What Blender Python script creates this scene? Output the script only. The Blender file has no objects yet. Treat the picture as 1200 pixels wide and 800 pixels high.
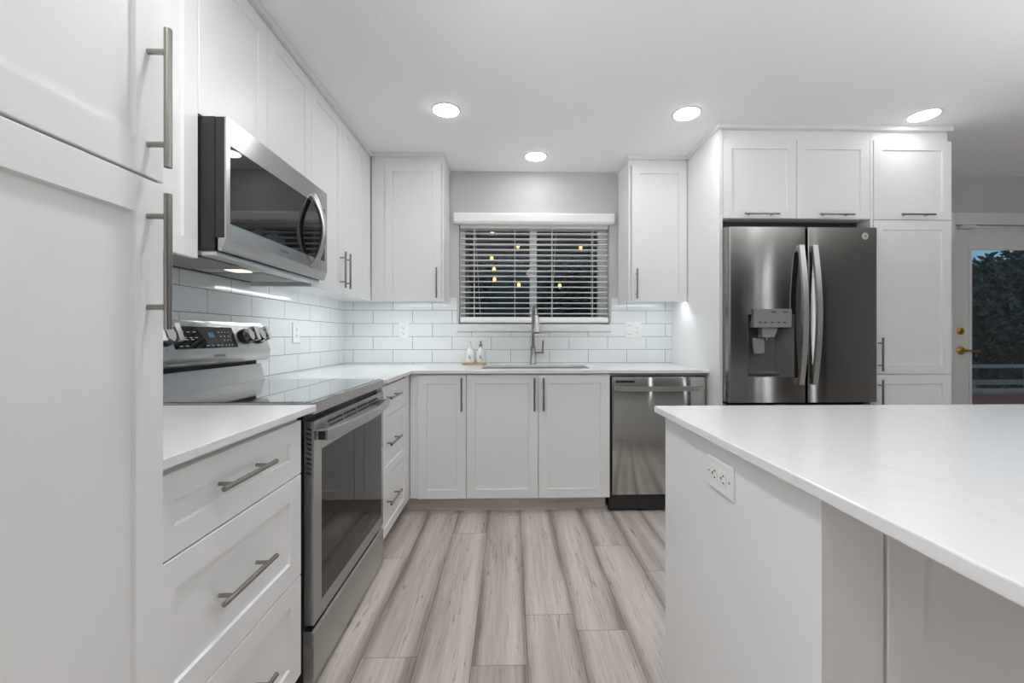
import bpy, bmesh, math, random
from mathutils import Vector
random.seed(7)
S = 0.0254                      # everything below is measured in inches
sc = bpy.context.scene
COL = sc.collection

# ------------------------------------------------------------------ camera, sky, exposure
cam_data = bpy.data.cameras.new('camera')
cam = bpy.data.objects.new('camera', cam_data)
COL.objects.link(cam)
cam_data.sensor_width = 36.0
cam_data.lens = 495.0 / 1200.0 * 36.0
cam_data.shift_x = -10.96 / 1200.0
cam_data.shift_y = -7.0 / 1200.0
cam_data.clip_start = 0.01
cam.location = (0, 0, 45 * S)
cam.rotation_euler = (math.radians(90), 0, math.radians(-1.5))
sc.camera = cam

world = bpy.data.worlds.new('dusk_sky')
sc.world = world
world.use_nodes = True
wn = world.node_tree
wn.nodes['Background'].inputs['Color'].default_value = (0.11, 0.21, 0.29, 1)
wn.nodes['Background'].inputs['Strength'].default_value = 1.7

sc.view_settings.view_transform = 'Standard'
sc.view_settings.look = 'None'
sc.view_settings.gamma = 1.0
sc.view_settings.use_curve_mapping = False
sc.view_settings.exposure = 0.25
DOWN_SINK, DOWN_KITCHEN, DOWN_TALL = 31.0, 53.0, 13.0   # emission of the recessed ceiling lights in view
FILL_LEFT, FILL_NEAR, FILL_FAR = 180.0, 37.0, 3.0        # added fill rows over and behind the viewpoint, none in view
STREAK_TUBES = 2.0                    # added tubes behind the viewpoint, there to streak the steel
FILL_UP_A, FILL_UP_B = 112.0, 54.0     # added fill uplights behind and beside the viewpoint, unseen
LED = 40.0                       # emission of the strips under the wall cabinets
try:
    sc.cycles.use_denoising = True
    sc.cycles.max_bounces = 12
    sc.cycles.diffuse_bounces = 8
    sc.cycles.sample_clamp_indirect = 6.0
    sc.cycles.caustics_refractive = False
except Exception:
    pass

# ------------------------------------------------------------------ materials
def nodes_of(name):
    m = bpy.data.materials.new(name)
    m.use_nodes = True
    nt = m.node_tree
    return m, nt, nt.nodes['Principled BSDF']

def N(nt, typ, **kw):
    n = nt.nodes.new(typ)
    for k, v in kw.items():
        setattr(n, k, v)
    return n

def pbr(name, col, rough=0.5, metal=0.0, var=0.03, scale=14.0, spec=0.5, aniso=0.0, bump=0.0, bump_scale=60.0, coat=0.0):
    m, nt, p = nodes_of(name)
    tc = N(nt, 'ShaderNodeTexCoord')
    nz = N(nt, 'ShaderNodeTexNoise')
    nz.inputs['Scale'].default_value = scale
    nz.inputs['Detail'].default_value = 3
    nt.links.new(tc.outputs['Object'], nz.inputs['Vector'])
    mr = N(nt, 'ShaderNodeMapRange')
    mr.inputs['To Min'].default_value = max(0.0, rough - var)
    mr.inputs['To Max'].default_value = rough + var
    nt.links.new(nz.outputs['Fac'], mr.inputs['Value'])
    nt.links.new(mr.outputs['Result'], p.inputs['Roughness'])
    p.inputs['Base Color'].default_value = (*col, 1)
    p.inputs['Metallic'].default_value = metal
    p.inputs['Specular IOR Level'].default_value = spec
    p.inputs['Coat Weight'].default_value = coat
    if aniso:
        p.inputs['Anisotropic'].default_value = aniso
        tg = N(nt, 'ShaderNodeTangent')
        tg.direction_type = 'RADIAL'
        tg.axis = 'Z'
        nt.links.new(tg.outputs['Tangent'], p.inputs['Tangent'])
        p.inputs['Anisotropic Rotation'].default_value = 0.25
    if bump:
        n2 = N(nt, 'ShaderNodeTexNoise')
        n2.inputs['Scale'].default_value = bump_scale
        n2.inputs['Detail'].default_value = 1
        nt.links.new(tc.outputs['Object'], n2.inputs['Vector'])
        b = N(nt, 'ShaderNodeBump')
        b.inputs['Strength'].default_value = 1.0
        b.inputs['Distance'].default_value = bump
        nt.links.new(n2.outputs['Fac'], b.inputs['Height'])
        nt.links.new(b.outputs['Normal'], p.inputs['Normal'])
    return m

def emit(name, col, strength):
    m, nt, p = nodes_of(name)
    b = 0.02 if max(col) < 0.6 else 0.8
    p.inputs['Base Color'].default_value = (b, b, b, 1)
    p.inputs['Emission Color'].default_value = (*col, 1)
    p.inputs['Emission Strength'].default_value = strength
    return m

def thin_glass(name, tint):
    m, nt, p = nodes_of(name)
    nt.nodes.remove(p)
    out = nt.nodes['Material Output']
    tr = N(nt, 'ShaderNodeBsdfTransparent')
    tr.inputs['Color'].default_value = (*tint, 1)
    gl = N(nt, 'ShaderNodeBsdfGlossy')
    gl.inputs['Roughness'].default_value = 0.02
    fr = N(nt, 'ShaderNodeFresnel')
    ge = N(nt, 'ShaderNodeNewGeometry')
    io = N(nt, 'ShaderNodeMapRange')
    io.inputs['To Min'].default_value = 1.5
    io.inputs['To Max'].default_value = 1 / 1.5
    nt.links.new(ge.outputs['Backfacing'], io.inputs['Value'])
    nt.links.new(io.outputs['Result'], fr.inputs['IOR'])
    mx = N(nt, 'ShaderNodeMixShader')
    nt.links.new(fr.outputs['Fac'], mx.inputs['Fac'])
    nt.links.new(tr.outputs['BSDF'], mx.inputs[1])
    nt.links.new(gl.outputs['BSDF'], mx.inputs[2])
    nt.links.new(mx.outputs['Shader'], out.inputs['Surface'])
    return m

def tile_mat(name, axis, u0, z0):
    """glossy white running-bond subway tile with grey grout; axis is the horizontal object axis"""
    m, nt, p = nodes_of(name)
    tc = N(nt, 'ShaderNodeTexCoord')
    sx = N(nt, 'ShaderNodeSeparateXYZ')
    nt.links.new(tc.outputs['Object'], sx.inputs['Vector'])
    def lin(sock, off):
        a = N(nt, 'ShaderNodeMath', operation='DIVIDE'); a.inputs[1].default_value = S
        nt.links.new(sock, a.inputs[0])
        b = N(nt, 'ShaderNodeMath', operation='SUBTRACT'); b.inputs[1].default_value = off
        nt.links.new(a.outputs[0], b.inputs[0])
        return b.outputs[0]
    cb = N(nt, 'ShaderNodeCombineXYZ')
    nt.links.new(lin(sx.outputs[axis], u0), cb.inputs['X'])
    nt.links.new(lin(sx.outputs['Z'], z0), cb.inputs['Y'])
    br = N(nt, 'ShaderNodeTexBrick')
    br.offset = 0.5
    br.inputs['Scale'].default_value = 1.0
    br.inputs['Brick Width'].default_value = 12.01
    br.inputs['Row Height'].default_value = 4.01
    br.inputs['Mortar Size'].default_value = 0.075
    br.inputs['Mortar Smooth'].default_value = 0.1
    br.inputs['Bias'].default_value = 0.0
    br.inputs['Color1'].default_value = (0.80, 0.82, 0.83, 1)
    br.inputs['Color2'].default_value = (0.76, 0.79, 0.80, 1)
    br.inputs['Mortar'].default_value = (0.26, 0.265, 0.27, 1)
    nt.links.new(cb.outputs['Vector'], br.inputs['Vector'])
    nt.links.new(br.outputs['Color'], p.inputs['Base Color'])
    mr = N(nt, 'ShaderNodeMapRange')
    mr.inputs['To Min'].default_value = 0.10
    mr.inputs['To Max'].default_value = 0.7
    nt.links.new(br.outputs['Fac'], mr.inputs['Value'])
    nt.links.new(mr.outputs['Result'], p.inputs['Roughness'])
    nz = N(nt, 'ShaderNodeTexNoise')
    nz.inputs['Scale'].default_value = 9.0
    nt.links.new(tc.outputs['Object'], nz.inputs['Vector'])
    mu = N(nt, 'ShaderNodeMath', operation='MULTIPLY_ADD')
    mu.inputs[1].default_value = -1.0
    nt.links.new(br.outputs['Fac'], mu.inputs[0])
    nt.links.new(nz.outputs['Fac'], mu.inputs[2])
    b = N(nt, 'ShaderNodeBump')
    b.inputs['Distance'].default_value = 0.0006
    b.inputs['Strength'].default_value = 0.6
    nt.links.new(mu.outputs[0], b.inputs['Height'])
    nt.links.new(b.outputs['Normal'], p.inputs['Normal'])
    return m

def wood_mat(name, use_uv=True, dark=(0.22, 0.182, 0.158), light=(0.64, 0.580, 0.538), along='Y'):
    """grey washed oak vinyl; the face attribute 'rnd' sets one plank apart from the next"""
    m, nt, p = nodes_of(name)
    tc = N(nt, 'ShaderNodeTexCoord')
    at = N(nt, 'ShaderNodeAttribute', attribute_name='rnd')
    base = N(nt, 'ShaderNodeVectorMath', operation='DIVIDE')
    base.inputs[1].default_value = (S, S, S)
    nt.links.new(tc.outputs['Object'], base.inputs[0])
    rv = N(nt, 'ShaderNodeCombineXYZ')
    for i in range(3):
        mm = N(nt, 'ShaderNodeMath', operation='MULTIPLY'); mm.inputs[1].default_value = (91.0, 173.0, 57.0)[i]
        nt.links.new(at.outputs['Fac'], mm.inputs[0]); nt.links.new(mm.outputs[0], rv.inputs[i])
    add = N(nt, 'ShaderNodeVectorMath', operation='ADD')
    nt.links.new(base.outputs[0], add.inputs[0]); nt.links.new(rv.outputs[0], add.inputs[1])
    def noise(sx, sy, detail, dist=0.0, rough=0.5):
        mp = N(nt, 'ShaderNodeMapping')
        mp.inputs['Scale'].default_value = (sx, sy, sx) if along == 'Y' else (sy, sx, sx)
        nt.links.new(add.outputs[0], mp.inputs['Vector'])
        n = N(nt, 'ShaderNodeTexNoise')
        n.inputs['Scale'].default_value = 1.0
        n.inputs['Detail'].default_value = detail
        n.inputs['Roughness'].default_value = rough
        n.inputs['Distortion'].default_value = dist
        nt.links.new(mp.outputs[0], n.inputs['Vector'])
        return n.outputs['Fac']
    broad = noise(0.22, 0.018, 2.0)
    grain = noise(2.6, 0.10, 5.0, 0.4, 0.62)
    fleck = noise(1.5, 0.16, 4.0, 1.0, 0.6)
    # broad darker bands towards the plank edges
    uv = N(nt, 'ShaderNodeUVMap')
    su = N(nt, 'ShaderNodeSeparateXYZ'); nt.links.new(uv.outputs[0], su.inputs[0])
    c = N(nt, 'ShaderNodeMath', operation='SUBTRACT'); c.inputs[1].default_value = 0.5; nt.links.new(su.outputs[0], c.inputs[0])
    ab = N(nt, 'ShaderNodeMath', operation='ABSOLUTE'); nt.links.new(c.outputs[0], ab.inputs[0])
    ed = N(nt, 'ShaderNodeMapRange'); ed.interpolation_type = 'SMOOTHSTEP'
    ed.inputs['From Min'].default_value = 0.26; ed.inputs['From Max'].default_value = 0.52
    ed.inputs['To Min'].default_value = 0.0; ed.inputs['To Max'].default_value = 0.5 if use_uv else 0.0
    nt.links.new(ab.outputs[0], ed.inputs['Value'])
    def mad(a, k, b):
        n = N(nt, 'ShaderNodeMath', operation='MULTIPLY_ADD')
        nt.links.new(a, n.inputs[0]); n.inputs[1].default_value = k
        if isinstance(b, float): n.inputs[2].default_value = b
        else: nt.links.new(b, n.inputs[2])
        return n.outputs[0]
    v = mad(broad, 1.7, -0.26)
    v = mad(grain, 1.0, mad(v, 1.0, -0.55))
    v = mad(at.outputs['Fac'], 0.12, v)
    v = mad(ed.outputs['Result'], -1.0, v)
    v = mad(v, 1.0, 0.16)
    cr = N(nt, 'ShaderNodeValToRGB')
    cr.color_ramp.elements[0].position = 0.0; cr.color_ramp.elements[0].color = (*dark, 1)
    cr.color_ramp.elements[1].position = 1.0; cr.color_ramp.elements[1].color = (*light, 1)
    nt.links.new(v, cr.inputs['Fac'])
    fk = N(nt, 'ShaderNodeMapRange')
    fk.inputs['From Min'].default_value = 0.60; fk.inputs['From Max'].default_value = 0.72
    fk.inputs['To Max'].default_value = 0.65
    nt.links.new(fleck, fk.inputs['Value'])
    mx = N(nt, 'ShaderNodeMixRGB')
    mx.inputs['Color2'].default_value = (0.13, 0.105, 0.09, 1)
    nt.links.new(fk.outputs['Result'], mx.inputs['Fac']); nt.links.new(cr.outputs['Color'], mx.inputs['Color1'])
    nt.links.new(mx.outputs['Color'], p.inputs['Base Color'])
    p.inputs['Roughness'].default_value = 0.42
    p.inputs['Specular IOR Level'].default_value = 0.35
    b = N(nt, 'ShaderNodeBump'); b.inputs['Distance'].default_value = 0.0004; b.inputs['Strength'].default_value = 0.5
    nt.links.new(grain, b.inputs['Height']); nt.links.new(b.outputs['Normal'], p.inputs['Normal'])
    return m

def quartz_mat(name):
    m, nt, p = nodes_of(name)
    tc = N(nt, 'ShaderNodeTexCoord')
    n1 = N(nt, 'ShaderNodeTexNoise'); n1.inputs['Scale'].default_value = 3.2; n1.inputs['Detail'].default_value = 6; n1.inputs['Distortion'].default_value = 1.2
    nt.links.new(tc.outputs['Object'], n1.inputs['Vector'])
    cr = N(nt, 'ShaderNodeValToRGB')
    e = cr.color_ramp.elements
    e[0].position = 0.485; e[0].color = (0.77, 0.77, 0.77, 1)
    e[1].position = 0.515; e[1].color = (0.77, 0.77, 0.77, 1)
    mid = e.new(0.5); mid.color = (0.74, 0.74, 0.74, 1)
    nt.links.new(n1.outputs['Fac'], cr.inputs['Fac'])
    nt.links.new(cr.outputs['Color'], p.inputs['Base Color'])
    p.inputs['Roughness'].default_value = 0.16
    return m

WARM = (0.975, 0.99, 1.0)
M = dict(
    cab=pbr('white_cabinet_paint', (0.81, 0.81, 0.81), 0.38, var=0.02),
    cab_in=pbr('cabinet_box_white', (0.8, 0.8, 0.8), 0.5),
    wall=pbr('grey_wall_paint', (0.57, 0.57, 0.565), 0.7, bump=0.0004, bump_scale=180),
    bounce_cut=pbr('bounce_cut_wall', (0.12, 0.12, 0.12), 0.7),  # for the unseen wall behind the camera, darkened to cut its bounce light
    ceil=pbr('ceiling_paint', (0.92, 0.92, 0.92), 0.8, bump=0.0006, bump_scale=140),
    trim=pbr('white_trim_paint', (0.76, 0.76, 0.755), 0.4),
    quartz=quartz_mat('white_quartz'),
    floor=wood_mat('oak_vinyl_planks'),
    kick=wood_mat('oak_vinyl_kick', use_uv=False, along='X'),
    gap=pbr('dark_joint', (0.12, 0.10, 0.085), 0.8),
    tile_b=tile_mat('subway_tile_back', 'X', -41.9, 36.65),
    tile_l=tile_mat('subway_tile_left', 'Y', 11.6, 36.65),
    caulk=pbr('white_caulk', (0.72, 0.73, 0.73), 0.5),
    steel=pbr('brushed_steel', (0.50, 0.49, 0.478), 0.24, 1.0, 0.01, aniso=0.9, bump=0.0008, bump_scale=3.0),
    steel_dk=pbr('dark_brushed_steel', (0.29, 0.283, 0.275), 0.13, 1.0, 0.005, aniso=0.96, bump=0.0010, bump_scale=2.6),
    steel_dw=pbr('dishwasher_steel', (0.48, 0.47, 0.455), 0.13, 1.0, 0.005, aniso=0.96, bump=0.0014, bump_scale=3.0),
    satin=pbr('satin_metal', (0.50, 0.50, 0.495), 0.3, 1.0, 0.03),
    nickel=pbr('brushed_nickel', (0.32, 0.31, 0.29), 0.26, 1.0, 0.04),
    chrome=pbr('polished_chrome', (0.75, 0.75, 0.75), 0.1, 1.0, 0.02),
    black=pbr('black_plastic', (0.012, 0.012, 0.013), 0.4),
    black_sat=pbr('black_painted_steel', (0.02, 0.02, 0.021), 0.32),
    glass_blk=pbr('black_glass', (0.006, 0.006, 0.007), 0.03, var=0.005),
    oven_glass=pbr('oven_window_glass', (0.012, 0.011, 0.011), 0.03, var=0.005, spec=0.4),
    cooktop=pbr('ceramic_cooktop', (0.035, 0.036, 0.037), 0.03, var=0.005, spec=1.0, coat=1.0),
    grey_pl=pbr('grey_plastic', (0.10, 0.10, 0.10), 0.35),
    grey_mid=pbr('mid_grey_plastic', (0.24, 0.24, 0.235), 0.35),
    filter=pbr('grease_filter_mesh', (0.42, 0.42, 0.42), 0.5, 0.6, bump=0.002, bump_scale=900),
    galv=pbr('galvanised_underside', (0.66, 0.69, 0.70), 0.4, 0.7),
    white_pl=pbr('white_plastic', (0.80, 0.80, 0.79), 0.3),
    vinyl=pbr('white_vinyl', (0.78, 0.78, 0.775), 0.35),
    slat=pbr('blind_slat_white', (0.88, 0.88, 0.87), 0.4),
    cord=pbr('blind_cord', (0.72, 0.72, 0.70), 0.8),
    slot=pbr('dark_slot', (0.02, 0.02, 0.02), 0.6),
    brass=pbr('aged_brass', (0.55, 0.33, 0.08), 0.22, 1.0, 0.04),
    bamboo=pbr('bamboo_wood', (0.46, 0.31, 0.16), 0.5),
    soap=pbr('milky_soap_bottle', (0.78, 0.79, 0.74), 0.18, coat=0.5),
    soap_clear=pbr('frosted_soap_bottle', (0.72, 0.73, 0.72), 0.15, coat=0.5),
    label=pbr('label_ink', (0.08, 0.085, 0.07), 0.6),
    logo_pale=pbr('pale_logo', (0.62, 0.61, 0.60), 0.3, 0.5),
    logo_dark=pbr('dark_logo', (0.05, 0.05, 0.05), 0.4),
    legend=pbr('pale_legend', (0.42, 0.43, 0.44), 0.5),
    digits=emit('blue_digits', (0.01, 0.20, 0.46), 0.8),
    down_sink=emit('downlight_sink', WARM, DOWN_SINK),
    down_kitchen=emit('downlight_kitchen', WARM, DOWN_KITCHEN),
    down_tall=emit('downlight_tall', WARM, DOWN_TALL),
    fill_left=emit('fill_light_left', WARM, FILL_LEFT),
    fill_near=emit('fill_light_near', WARM, FILL_NEAR),
    fill_far=emit('fill_light_far', WARM, FILL_FAR),
    fill_up_a=emit('fill_uplight_a', WARM, FILL_UP_A),
    column=emit('streak_light', WARM, STREAK_TUBES),  # added tubes, mirrored as streaks in the steel
    fill_up_b=emit('fill_uplight_b', WARM, FILL_UP_B),
    led=emit('led_tape', (0.90, 0.98, 1.0), LED),
    hood=emit('hood_lamp', (1.0, 0.86, 0.66), 1.0),
    bulb=emit('warm_bulb', (1.0, 0.50, 0.17), 1.9),
    pane=thin_glass('window_glass', (0.93, 0.95, 0.95)),
    deck=pbr('redwood_deck', (0.36, 0.115, 0.085), 0.6, bump=0.002, bump_scale=30),
    weathered=pbr('weathered_rail_wood', (0.30, 0.25, 0.22), 0.7),
    cedar=pbr('brown_cedar', (0.30, 0.165, 0.09), 0.7),
    roofing=pbr('dark_eave_boards', (0.05, 0.045, 0.042), 0.8),
    soil=pbr('garden_ground', (0.05, 0.055, 0.045), 0.9, bump=0.02, bump_scale=6),
    leaf=pbr('dark_leaves', (0.028, 0.045, 0.036), 0.55),
    bark=pbr('bark', (0.06, 0.05, 0.042), 0.9),
    siding=pbr('grey_blue_siding', (0.085, 0.08, 0.075), 0.7),
    bin=pbr('blue_plastic', (0.02, 0.12, 0.34), 0.4),
)

# ------------------------------------------------------------------ mesh helpers
class MB:
    def __init__(s):
        s.bm = bmesh.new()
    def box(s, x0, x1, y0, y1, z0, z1, bev=0.0, seg=2):
        vs = [s.bm.verts.new((x, y, z)) for x in (x0, x1) for y in (y0, y1) for z in (z0, z1)]
        q = [(0, 1, 3, 2), (4, 6, 7, 5), (0, 4, 5, 1), (2, 3, 7, 6), (0, 2, 6, 4), (1, 5, 7, 3)]
        fs = [s.bm.faces.new([vs[i] for i in f]) for f in q]
        if bev:
            es = list({e for f in fs for e in f.edges})
            bmesh.ops.bevel(s.bm, geom=es, offset=bev, segments=seg, affect='EDGES', profile=0.5)
        return s
    def prism(s, pts, axis, a0, a1, bev=0.0):
        """polygon in the two other axes (in xyz order) swept along axis"""
        def mk(p, a):
            c = list(p); c.insert('xyz'.index(axis), a); return s.bm.verts.new(c)
        A = [mk(p, a0) for p in pts]; B = [mk(p, a1) for p in pts]
        fs = [s.bm.faces.new(A), s.bm.faces.new(B[::-1])]
        n = len(pts)
        for i in range(n):
            fs.append(s.bm.faces.new((A[i], B[i], B[(i + 1) % n], A[(i + 1) % n])))
        if bev:
            es = list({e for f in fs for e in f.edges})
            bmesh.ops.bevel(s.bm, geom=es, offset=bev, segments=2, affect='EDGES', profile=0.5)
        return s
    def rings(s, loops, cap0=True, cap1=True):
        L = [[s.bm.verts.new(p) for p in l] for l in loops]
        n = len(L[0])
        for a, b in zip(L[:-1], L[1:]):
            for i in range(n):
                s.bm.faces.new((a[i], a[(i + 1) % n], b[(i + 1) % n], b[i]))
        if cap0: s.bm.faces.new(L[0][::-1])
        if cap1: s.bm.faces.new(L[-1])
        return s
    def sweep(s, path, section, ref=(0, 0, 1)):
        path = [Vector(p) for p in path]; ref = Vector(ref); loops = []
        for i, p in enumerate(path):
            t = (path[min(i + 1, len(path) - 1)] - path[max(i - 1, 0)]).normalized()
            r = ref if abs(t.dot(ref)) < 0.98 else Vector((0.3, 1, 0.2)).normalized()
            a = t.cross(r).normalized(); b = a.cross(t).normalized()
            sec = section(i / (len(path) - 1)) if callable(section) else section
            loops.append([p + a * u + b * v for u, v in sec])
        return s.rings(loops)
    def tube(s, path, r, seg=12, ref=(0, 0, 1)):
        rr = r if callable(r) else (lambda t: r)
        return s.sweep(path, lambda t: [(rr(t) * math.cos(2 * math.pi * k / seg), rr(t) * math.sin(2 * math.pi * k / seg)) for k in range(seg)], ref)
    def cyl(s, p0, p1, r0, r1=None, seg=20):
        r1 = r0 if r1 is None else r1
        return s.tube([p0, p1], lambda t: r0 + (r1 - r0) * t, seg)
    def lathe(s, prof, c, axis='z', seg=28):
        loops = []
        for r, h in prof:
            l = []
            for k in range(seg):
                a = 2 * math.pi * k / seg; u, v = r * math.cos(a), r * math.sin(a)
                l.append({'z': (c[0] + u, c[1] + v, c[2] + h), 'y': (c[0] + u, c[1] + h, c[2] + v), 'x': (c[0] + h, c[1] + u, c[2] + v)}[axis])
            loops.append(l)
        return s.rings(loops)
    def slab(s, outer, holes, z0, z1, bev=0.07):
        es = []
        for loop in [outer] + holes:
            vs = [s.bm.verts.new((x, y, z1)) for x, y in loop]
            es += [s.bm.edges.new((vs[i], vs[(i + 1) % len(vs)])) for i in range(len(vs))]
        r = bmesh.ops.triangle_fill(s.bm, use_beauty=True, use_dissolve=False, edges=es)
        fs = [g for g in r['geom'] if isinstance(g, bmesh.types.BMFace)]
        ex = bmesh.ops.extrude_face_region(s.bm, geom=fs)
        nv = [g for g in ex['geom'] if isinstance(g, bmesh.types.BMVert)]
        for v in nv: v.co.z = z0
        s.bm.normal_update()
        if bev:
            rim = [e for e in s.bm.edges if len(e.link_faces) == 2 and e.calc_face_angle(0) > 1.2
                   and abs(e.verts[0].co.z - e.verts[1].co.z) < 1e-6]
            bmesh.ops.bevel(s.bm, geom=rim, offset=bev, segments=2, affect='EDGES', profile=0.5)
        return s
    def build(s, name, mat, parent=None, smooth=35):
        o3 = Vector(parent['_o']) if parent is not None else Vector((0, 0, 0))
        for v in s.bm.verts:
            v.co = (v.co - o3) * S
        bmesh.ops.recalc_face_normals(s.bm, faces=s.bm.faces)
        me = bpy.data.meshes.new(name)
        s.bm.to_mesh(me); s.bm.free()
        me.materials.append(M[mat] if isinstance(mat, str) else mat)
        if smooth:
            for p in me.polygons: p.use_smooth = True
            me.set_sharp_from_angle(angle=math.radians(smooth))
        o = bpy.data.objects.new(name, me); COL.objects.link(o)
        if parent is not None:
            o.parent = parent
        o['_o'] = tuple(o3)
        return o

def thing(name, label, cat, base, group=None):
    o = bpy.data.objects.new(name, None); COL.objects.link(o)
    o.empty_display_size = 0.05
    o.location = Vector(base) * S
    o['_o'] = tuple(base)
    o['label'] = label; o['category'] = cat
    if group: o['group'] = group
    return o

def tag(o, label, cat, group=None):
    o['label'] = label; o['category'] = cat
    if group: o['group'] = group
    return o

def struct(o):
    o['kind'] = 'structure'; return o

def place(plane, face, u, v, d):
    """u along the front, v up, d out of the front"""
    return (face + d, u, v) if plane == 'X' else (u, face - d, v)

def shaker(name, plane, face, u0, u1, v0, v1, parent, fw=2.25, t=0.74, mat='cab', rail=None):
    rail = rail or fw
    m = MB()
    def ring(iu, iv, d):
        return [place(plane, face, *c, d) for c in ((u0 + iu, v0 + iv), (u1 - iu, v0 + iv), (u1 - iu, v1 - iv), (u0 + iu, v1 - iv))]
    m.rings([ring(0, 0, -t), ring(0, 0, -0.06), ring(0.06, 0.06, 0), ring(fw, rail, 0), ring(fw + 0.10, rail + 0.10, -0.28)])
    return m.build(name, mat, parent, smooth=0)

def bar_pull(plane, face, u, v, length, orient, parent, proj=1.28, r=0.235):
    m = MB(); h = length / 2; ph = length * 0.335
    du, dv = (0, 1) if orient == 'v' else (1, 0)
    P = lambda k, d: place(plane, face, u + du * k, v + dv * k, d)
    m.cyl(P(-h, proj), P(h, proj), r, seg=14)
    for k in (-ph, ph):
        m.cyl(P(k, -0.02), P(k, proj), r * 0.78, seg=12)
    return m.build('handle', 'nickel', parent, smooth=40)

def text_mesh(name, body, size, mat, parent, plane, face, u, v, flipz=0.012):
    cu = bpy.data.curves.new('lettering', 'FONT')
    cu.body = body; cu.size = 1.0; cu.extrude = 0.01; cu.align_x = 'CENTER'; cu.align_y = 'CENTER'
    ob = bpy.data.objects.new('lettering', cu); COL.objects.link(ob)
    bpy.context.view_layer.update()
    me = bpy.data.meshes.new_from_object(ob.evaluated_get(bpy.context.evaluated_depsgraph_get()))
    bpy.data.objects.remove(ob); bpy.data.curves.remove(cu)
    o3 = Vector(parent['_o'])
    for vx in me.vertices:
        x, y, z = vx.co
        vx.co = (Vector(place(plane, face, u + x * size, v + y * size, 0.01 + z * size)) - o3) * S
    me.name = name
    me.materials.clear(); me.materials.append(M[mat])
    o = bpy.data.objects.new(name, me); COL.objects.link(o); o.parent = parent; o['_o'] = tuple(o3)
    return o

def arc(c, r, a0, a1, n, f):
    return [f(c[0] + r * math.cos(math.radians(a0 + (a1 - a0) * k / n)), c[1] + r * math.sin(math.radians(a0 + (a1 - a0) * k / n))) for k in range(n + 1)]

# ------------------------------------------------------------------ room shell
XL, YB, ZC = -50.7, 130.5, 95.6      # left wall, back wall, ceiling
XR, YF = 232.0, -150.0               # right wall, wall behind the camera
WX0, WX1, WZ0, WZ1 = -15.8, 30.8, 48.5, 79.8
DX0, DX1, DZ1 = 140.4, 177.6, 80.6
m = MB()
T = 5.5
m.box(XL - T, WX0, YB, YB + T, -1, ZC + 1).box(WX0, WX1, YB, YB + T, -1, WZ0).box(WX0, WX1, YB, YB + T, WZ1, ZC + 1)
m.box(WX1, DX0, YB, YB + T, -1, ZC + 1).box(DX0, DX1, YB, YB + T, DZ1, ZC + 1).box(DX1, XR + T, YB, YB + T, -1, ZC + 1)
struct(m.build('wall_back', 'wall', smooth=0))
struct(MB().box(XL - T, XL, YF - T, YB, -1, ZC + 1).build('wall_left', 'wall', smooth=0))
struct(MB().box(XR, XR + T, YF - T, YB, -1, ZC + 1).build('wall_right', 'wall', smooth=0))
struct(MB().box(XL, XR, YF - T, YF, -1, ZC + 1).build('wall_front', 'bounce_cut', smooth=0))
struct(MB().box(XL, XR, YF, YB, ZC, ZC + 4).build('ceiling', 'ceil', smooth=0))

# plank floor: one mesh, a quad with its own random value per plank over a dark bed
bm = bmesh.new()
uvl = bm.loops.layers.uv.new('UVMap')
PW = 7.72
known = {0: 57.7, -1: 96.5, -2: 59.5, -3: 86.0, 2: 64.2, 1: 20.0, 3: 90.0, -4: 40.0}
rnds = []
c0 = int(math.floor((XL + 5.3) / PW)); c1 = int(math.ceil((XR + 5.3) / PW))
for c in range(c0, c1 + 1):
    xa, xb = max(XL, -5.3 + c * PW), min(XR, -5.3 + (c + 1) * PW)
    if xb - xa < 0.1: continue
    L = 48.0
    y = known.get(c, random.uniform(0, L)) - 48.0 * 8
    while y < YB:
        ya, yb = max(y, YF), min(y + L, YB)
        if yb - ya > 0.2:
            g = 0.035
            vs = [bm.verts.new((px * S, py * S, 0)) for px, py in ((xa + g, ya + g), (xb - g, ya + g), (xb - g, yb - g), (xa + g, yb - g))]
            f = bm.faces.new(vs); f.material_index = 0
            for lp, uv in zip(f.loops, ((0, ya / 10), (1, ya / 10), (1, yb / 10), (0, yb / 10))): lp[uvl].uv = uv
            rnds.append(random.random())
        y += L
vs = [bm.verts.new((x * S, y * S, z * S)) for x in (XL, XR) for y in (YF, YB) for z in (-3, -0.03)]
for f in ((0, 1, 3, 2), (4, 6, 7, 5), (0, 4, 5, 1), (2, 3, 7, 6), (0, 2, 6, 4), (1, 5, 7, 3)):
    fc = bm.faces.new([vs[i] for i in f]); fc.material_index = 1; rnds.append(0.0)
me = bpy.data.meshes.new('floor'); bm.to_mesh(me); bm.free()
me.materials.append(M['floor']); me.materials.append(M['gap'])
ra = me.attributes.new('rnd', 'FLOAT', 'FACE')
for i, v in enumerate(rnds): ra.data[i].value = v
struct_floor = bpy.data.objects.new('floor', me); COL.objects.link(struct_floor); struct(struct_floor)

# tiled splashbacks (4 by 12 inch subway tile)
CT0, CT1 = 35.5, 36.3                # worktop underside and top
m = MB()
m.box(XL + .3, 50.2, YB - .3, YB, CT1, 46.2).box(XL + .3, -16.4, YB - .3, YB, 46.2, 56.6).box(31.3, 50.2, YB - .3, YB, 46.2, 56.6)
struct(m.build('trim_tile_back', 'tile_b', smooth=0))
struct(MB().box(XL, XL + .3, 29.9, YB, CT1, 56.6).build('trim_tile_left', 'tile_l', smooth=0))
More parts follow.
